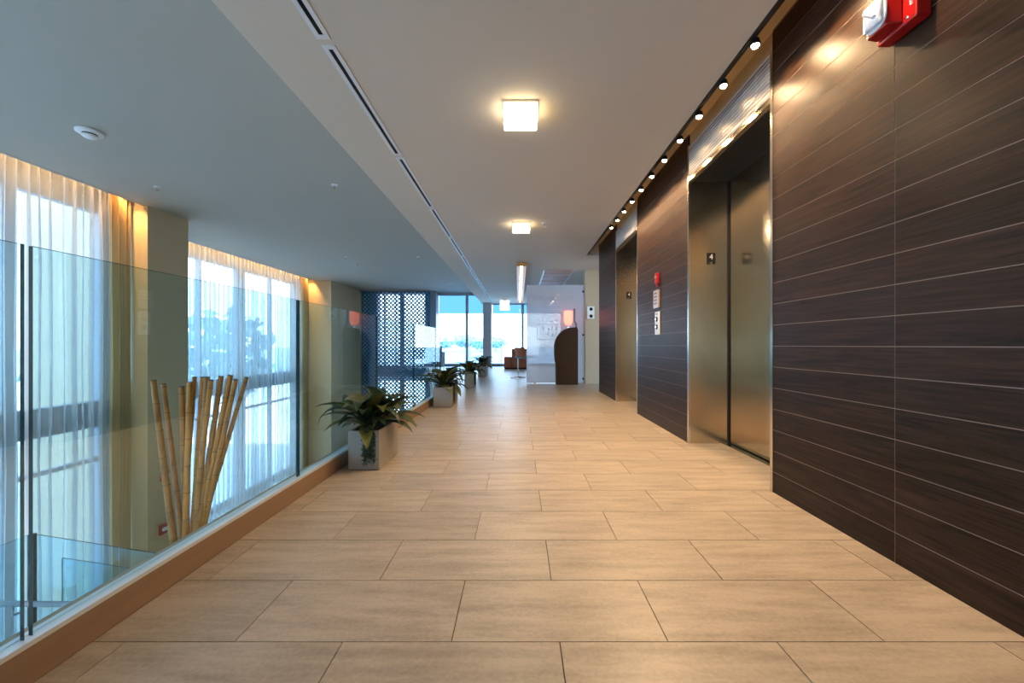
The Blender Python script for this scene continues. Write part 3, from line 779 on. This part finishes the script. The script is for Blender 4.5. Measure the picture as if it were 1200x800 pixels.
# smoke detector and sprinklers
r = thing('smoke_detector', (-4.10, 3.97, ZL), 'round white smoke detector on the atrium ceiling', 'smoke detector')
MB().lathe((-4.10, 3.97, ZL), [(.098, 0), (.105, -.006), (.102, -.022), (.085, -.03)], 28).build('base', WHITE, r, smooth=True)
MB().lathe((-4.10, 3.97, ZL-.03), [(.056, 0), (.056, -.012)], 20).build('vent_ring', DARK, r)
MB().lathe((-4.10, 3.97, ZL-.042), [(.060, 0), (.058, -.012), (.042, -.024), (.01, -.028)], 24).build('cap', WHITE, r, smooth=True)
def sprinkler(x, y, z, label):
    r = thing('sprinkler', (x, y, z), label, 'sprinkler', 'ceiling sprinklers')
    MB().lathe((x, y, z), [(.042, 0), (.040, -.006), (.018, -.010)], 18).build('escutcheon', WHITE, r, smooth=True)
    MB().lathe((x, y, z-.010), [(.009, 0), (.009, -.03), (.02, -.034), (.02, -.038)], 12).build('head', CHROME, r)
sprinkler(-4.67, 5.37, ZL, 'leftmost ceiling sprinkler, near the first pillar')
sprinkler(-2.35, 5.3, ZL, 'ceiling sprinkler near the slab edge, nearest of its row')
sprinkler(-4.02, 9.65, ZL, 'ceiling sprinkler over the far atrium, nearer of a close pair')
sprinkler(-4.04, 10.4, ZL, 'ceiling sprinkler over the far atrium, farther of a close pair')
sprinkler(-2.34, 9.65, ZL, 'middle ceiling sprinkler of the row beside the slab edge')
sprinkler(-2.3, 13.9, ZL, 'farthest ceiling sprinkler before the far window')
sprinkler(.34, 5.5, ZC, 'small sprinkler beside the second square ceiling lamp')

# ------------------------------------------------------------------ glass partition and lounge
def frosted():
    m = bpy.data.materials.new('frosted_film'); m.use_nodes = True; n = m.node_tree; n.nodes.clear(); L = n.links
    o = n.nodes.new('ShaderNodeOutputMaterial'); mx = n.nodes.new('ShaderNodeMixShader'); m2 = n.nodes.new('ShaderNodeMixShader'); m3 = n.nodes.new('ShaderNodeMixShader')
    tr = n.nodes.new('ShaderNodeBsdfTransparent'); tl = n.nodes.new('ShaderNodeBsdfTranslucent'); df = n.nodes.new('ShaderNodeBsdfDiffuse'); gl = n.nodes.new('ShaderNodeBsdfGlossy'); gl.inputs['Roughness'].default_value = .03
    nz = n.nodes.new('ShaderNodeTexNoise'); nz.inputs['Scale'].default_value = 30; r = n.nodes.new('ShaderNodeMapRange'); r.inputs['To Min'].default_value = .72; r.inputs['To Max'].default_value = .78
    L.new(nz.outputs['Fac'], r.inputs['Value']); L.new(r.outputs[0], mx.inputs[0])
    tl.inputs[0].default_value = (.86, .88, .95, 1); df.inputs[0].default_value = (.80, .80, .86, 1); m2.inputs[0].default_value = .5
    fr = schlick(n)
    L.new(df.outputs[0], m2.inputs[1]); L.new(tl.outputs[0], m2.inputs[2]); L.new(tr.outputs[0], mx.inputs[1]); L.new(m2.outputs[0], mx.inputs[2])
    L.new(fr, m3.inputs[0]); L.new(mx.outputs[0], m3.inputs[1]); L.new(gl.outputs[0], m3.inputs[2]); L.new(m3.outputs[0], o.inputs[0])
    return m
r = thing('glass_partition', (.79, 9.03, 0), 'tall frosted white glass partition reading WASHROOM beside the beige wall end', 'partition')
m = MB().box(.167, 1.425, 9.02, 9.032, .01, 2.135); m.build('glass_panel', frosted(), r)
for z in (1.99, 1.05, .1): MB().lathe((1.395, 9.02, z), [(.022, 0), (.022, -.012), (.012, -.014)], 12, 'y').build('standoff', DARK, r)
text_obj('lettering', 'WASHROOM', .155, ETCH, r, (.725, 9.018, 1.845), (PI/2, 0, 0), .0006)
MB().box(.50, .92, 9.0175, 9.0195, 1.645, 1.66).build('etched_line', ETCH, r)
m = MB(); xa, xb, za, zb = .39, 1.18, .94, 1.29; q = .012
m.box(xa, xb, 9.0175, 9.0195, za, za+q); m.box(xa, xb, 9.0175, 9.0195, zb-q, zb); m.box(xa, xa+q, 9.0175, 9.0195, za, zb); m.box(xb-q, xb, 9.0175, 9.0195, za, zb); m.build('etched_border', ETCH, r)
m = MB()
for (a, b) in ((.52, 1.19), (.63, 1.17), (.71, 1.20), (.80, 1.18)): m.box(a, a+.03, 9.0175, 9.0195, b-.03, b+.03)
for (a, b) in ((.62, 1.07), (.72, 1.06), (.80, 1.08)): m.box(a, a+.025, 9.0175, 9.0195, b-.04, b+.03)
m.build('etched_marks', ETCH, r)

# brown rounded kiosk with the red lamp on it, in front of the glass
r = thing('curved_kiosk', (1.0, 8.83, 0), 'dark brown kiosk with a rounded shoulder in front of the frosted glass', 'kiosk')
out = [(.79, 0), (.79, .42), (.765, .52), (.755, .66)]
for k in range(9):
    a = PI-.1-k/8*(PI/2-.15); out.append((1.13+.375*math.cos(a), .78+.42*math.sin(a)))
out += [(1.22, 1.205), (1.24, 1.15), (1.24, 0)]
MB().prism(out, 'y', 8.69, 8.97).build('body', BROWN, r, bevel=.004)
MB().tube([(1.215, 8.80, 1.17), (1.215, 8.80, 1.27), (1.175, 8.80, 1.34), (1.175, 8.80, 1.60)], .022, 10).build('post', GREYC, r, smooth=True)
r = thing('red_lamp', (1.05, 8.83, 1.198), 'glowing pinkish red lamp standing on the brown kiosk', 'lamp')
MB().lathe((1.05, 8.83, 1.199), [(.05, 0), (.05, .012), (.012, .02), (.012, .06)], 14).build('base', CHROME, r, smooth=True)
MB().lathe((1.05, 8.83, 1.25), [(.045, 0), (.085, .05), (.098, .14), (.095, .30), (.085, .305)], 18).build('shade', GLOWRED, r, smooth=True)

# exit sign
r = thing('exit_sign', (-.5, 14.7, 2.40), 'white exit sign hanging from the ceiling before the far door', 'sign')
MB().box(-.56, -.44, 14.66, 14.74, ZC-.03, ZC).build('canopy', GREYC, r)
sb = MB().box(-.67, -.33, 14.68, 14.73, 2.06, ZC-.03).build('sign_body', M('sign_white', (.9, .9, .9), .4, emit=(1, 1, 1), estr=1.2), r, bevel=.008)
text_obj('lettering', 'EXIT', .15, ETCH, sb, (-.5, 14.677, 2.235), (PI/2, 0, 0), .001)

# rust sofa, swivel stool, grey armchair
r = thing('lounge_sofa', (.1, 14.7, 0), 'rust red lounge sofa with a low arm in front of the far window', 'sofa')
MB().box(-.50, .30, 14.4, 15.2, .0, .04).build('base', DARK, r)
MB().box(-.26, .30, 14.5, 15.2, .04, .40).build('seat', SOFA, r, bevel=.03)
MB().box(-.52, -.26, 14.4, 15.2, .04, .42).build('arm', SOFA, r, bevel=.03)
MB().box(-.25, .30, 14.38, 14.5, .04, .70).build('backrest', SOFA, r, bevel=.03)
r = thing('swivel_stool', (-.02, 10.4, 0), 'chrome legged swivel stool with curved seat before the rust sofa', 'stool')
MB().tube([(-.02, 10.4, .03), (-.02, 10.4, .50)], .016, 10).build('pole', CHROME, r, smooth=True)
for k in range(4):
    a = k*PI/2+.4
    MB().tube([(-.02, 10.4, .035), (-.02+.2*math.cos(a), 10.4+.2*math.sin(a), .012)], [.014, .009], 8).build('foot', CHROME, r, smooth=True)
m = MB().lathe((.12, 10.4, .48), [(.08, 0), (.20, .02), (.22, .06), (.21, .075), (.05, .06)], 20); m.build('seat', GREYC, r, smooth=True)
m = MB(); v = []; f = []
for j in range(3):
    for k in range(13):
        a = -1.7+k/12*3.4; R0 = .21+.03*j
        for t in (0, .02): v.append((.12-(R0+t)*math.cos(a)*.8, 10.4+(R0+t)*math.sin(a), .55+.11*j))
for j in range(2):
    for k in range(12):
        for t in (0, 1): a0 = (j*13+k)*2+t; f.append((a0, a0+2, a0+28, a0+26))
m.add(v, f); m.build('backrest', SOFA, r, smooth=True)
r = thing('grey_armchair', (-2.72, 13.6, 0), 'dark grey armchair beyond the railing end by the far pillar', 'armchair')
MB().box(-2.98, -2.46, 13.35, 13.9, .12, .42).build('seat', GREYC, r, bevel=.03)
MB().box(-2.98, -2.46, 13.25, 13.37, .12, .80).build('backrest', GREYC, r, bevel=.03)
for x in (-2.98, -2.54): MB().box(x, x+.08, 13.37, 13.88, .42, .60).build('arm', GREYC, r, bevel=.02)
for x in (-2.94, -2.5):
    for y in (13.3, 13.85): MB().tube([(x, y, 0), (x, y, .13)], .016, 8).build('leg', CHROME, r)
r = thing('door_stop', (.34, 8.75, 0), 'tiny brass door stop on the floor before the glass partition', 'door stop')
MB().lathe((.34, 8.75, 0), [(.024, 0), (.024, .012), (.016, .03), (.018, .05), (.008, .055)], 12).build('body', BRONZE, r, smooth=True)

# ------------------------------------------------------------------ outside
struct('ground', MB().box(-120, 120, 16.6, 160, -.6, -.15), PAVE)
struct('ground', MB().box(-120, -7.5, -60, 16.6, ZF-.5, ZF-.1), PAVE)
r = thing('terrace_railing', (-1.2, 17.9, -.15), 'pale glass terrace railing outside the far window', 'railing')
for a, b in ((-3.4, -2.15), (-2.1, -.75)):
    gpanel([glass_mat('pale_glass', (.72, .88, .96), 1.0), GEDGE], (a, 17.9), (b, 17.9), -.15, .98, .012, r)
for x in (-3.42, -2.125, -.73): MB().box(x-.02, x+.02, 17.88, 17.92, -.15, 1.0).build('post', ALU, r)
def tree(x, y, z, h, rad, label, n=260):
    r = thing('tree', (x, y, z), label, 'tree', 'trees outside the windows')
    MB().tube([(x, y, z), (x+.1, y, z+h*.3), (x, y+.1, z+h*.62)], [h*.03, h*.022, h*.012], 8).build('trunk', BARK, r, smooth=True)
    m = MB()
    for i in range(n):
        d = Vector((random.gauss(0, 1), random.gauss(0, 1), random.gauss(0, 1))).normalized()*random.random()**.33
        p = Vector((x+d.x*rad, y+d.y*rad, z+h*.64+d.z*h*.36)); q = rad*.2
        a = Vector((random.uniform(-1,1), random.uniform(-1,1), random.uniform(-1,1))).normalized(); b = a.orthogonal().normalized()
        m.add([p-a*q, p-b*q*.5, p+a*q, p+b*q*.5], [(0,1,2,3)])
    o = m.build('foliage', OTREE, r); o['kind'] = 'stuff'
for i, (x, y, z, h, rd, lab) in enumerate((
    (-12.5, 12.6, ZF, 5.0, 1.6, 'tree behind the far curtain, left of the wide mullion'), (-11.8, 16.8, ZF, 5.4, 1.8, 'tree behind the far curtain, right of the wide mullion'),
    (-14.5, 9.0, ZF, 3.6, 1.5, 'low tree behind the near curtain'),
    (-11.5, 60, -.2, 2.1, 2.2, 'distant tree at the left edge of the far window'), (-8.4, 66, -.2, 2.6, 2.2, 'tallest distant tree in the left pane of the far window'),
    (-5.3, 58, -.2, 1.9, 1.5, 'low distant tree by the mullion of the far window'), (-3.6, 64, -.2, 2.2, 1.9, 'distant tree in the right pane of the far window'))):
    tree(x, y, z, h, rd, lab)
r = thing('office_building', (-55, 36, ZF), 'pale office block far outside the near curtain', 'building')
MB().box(-62, -54, 28, 44, ZF, 11).build('wall', FACADE, r)
for zz in range(4):
    for yy in range(6): MB().box(-54.02, -53.94, 28.8+yy*2.5, 30.6+yy*2.5, ZF+1+zz*2.9, ZF+2.7+zz*2.9).build('window', GLASSW, r)
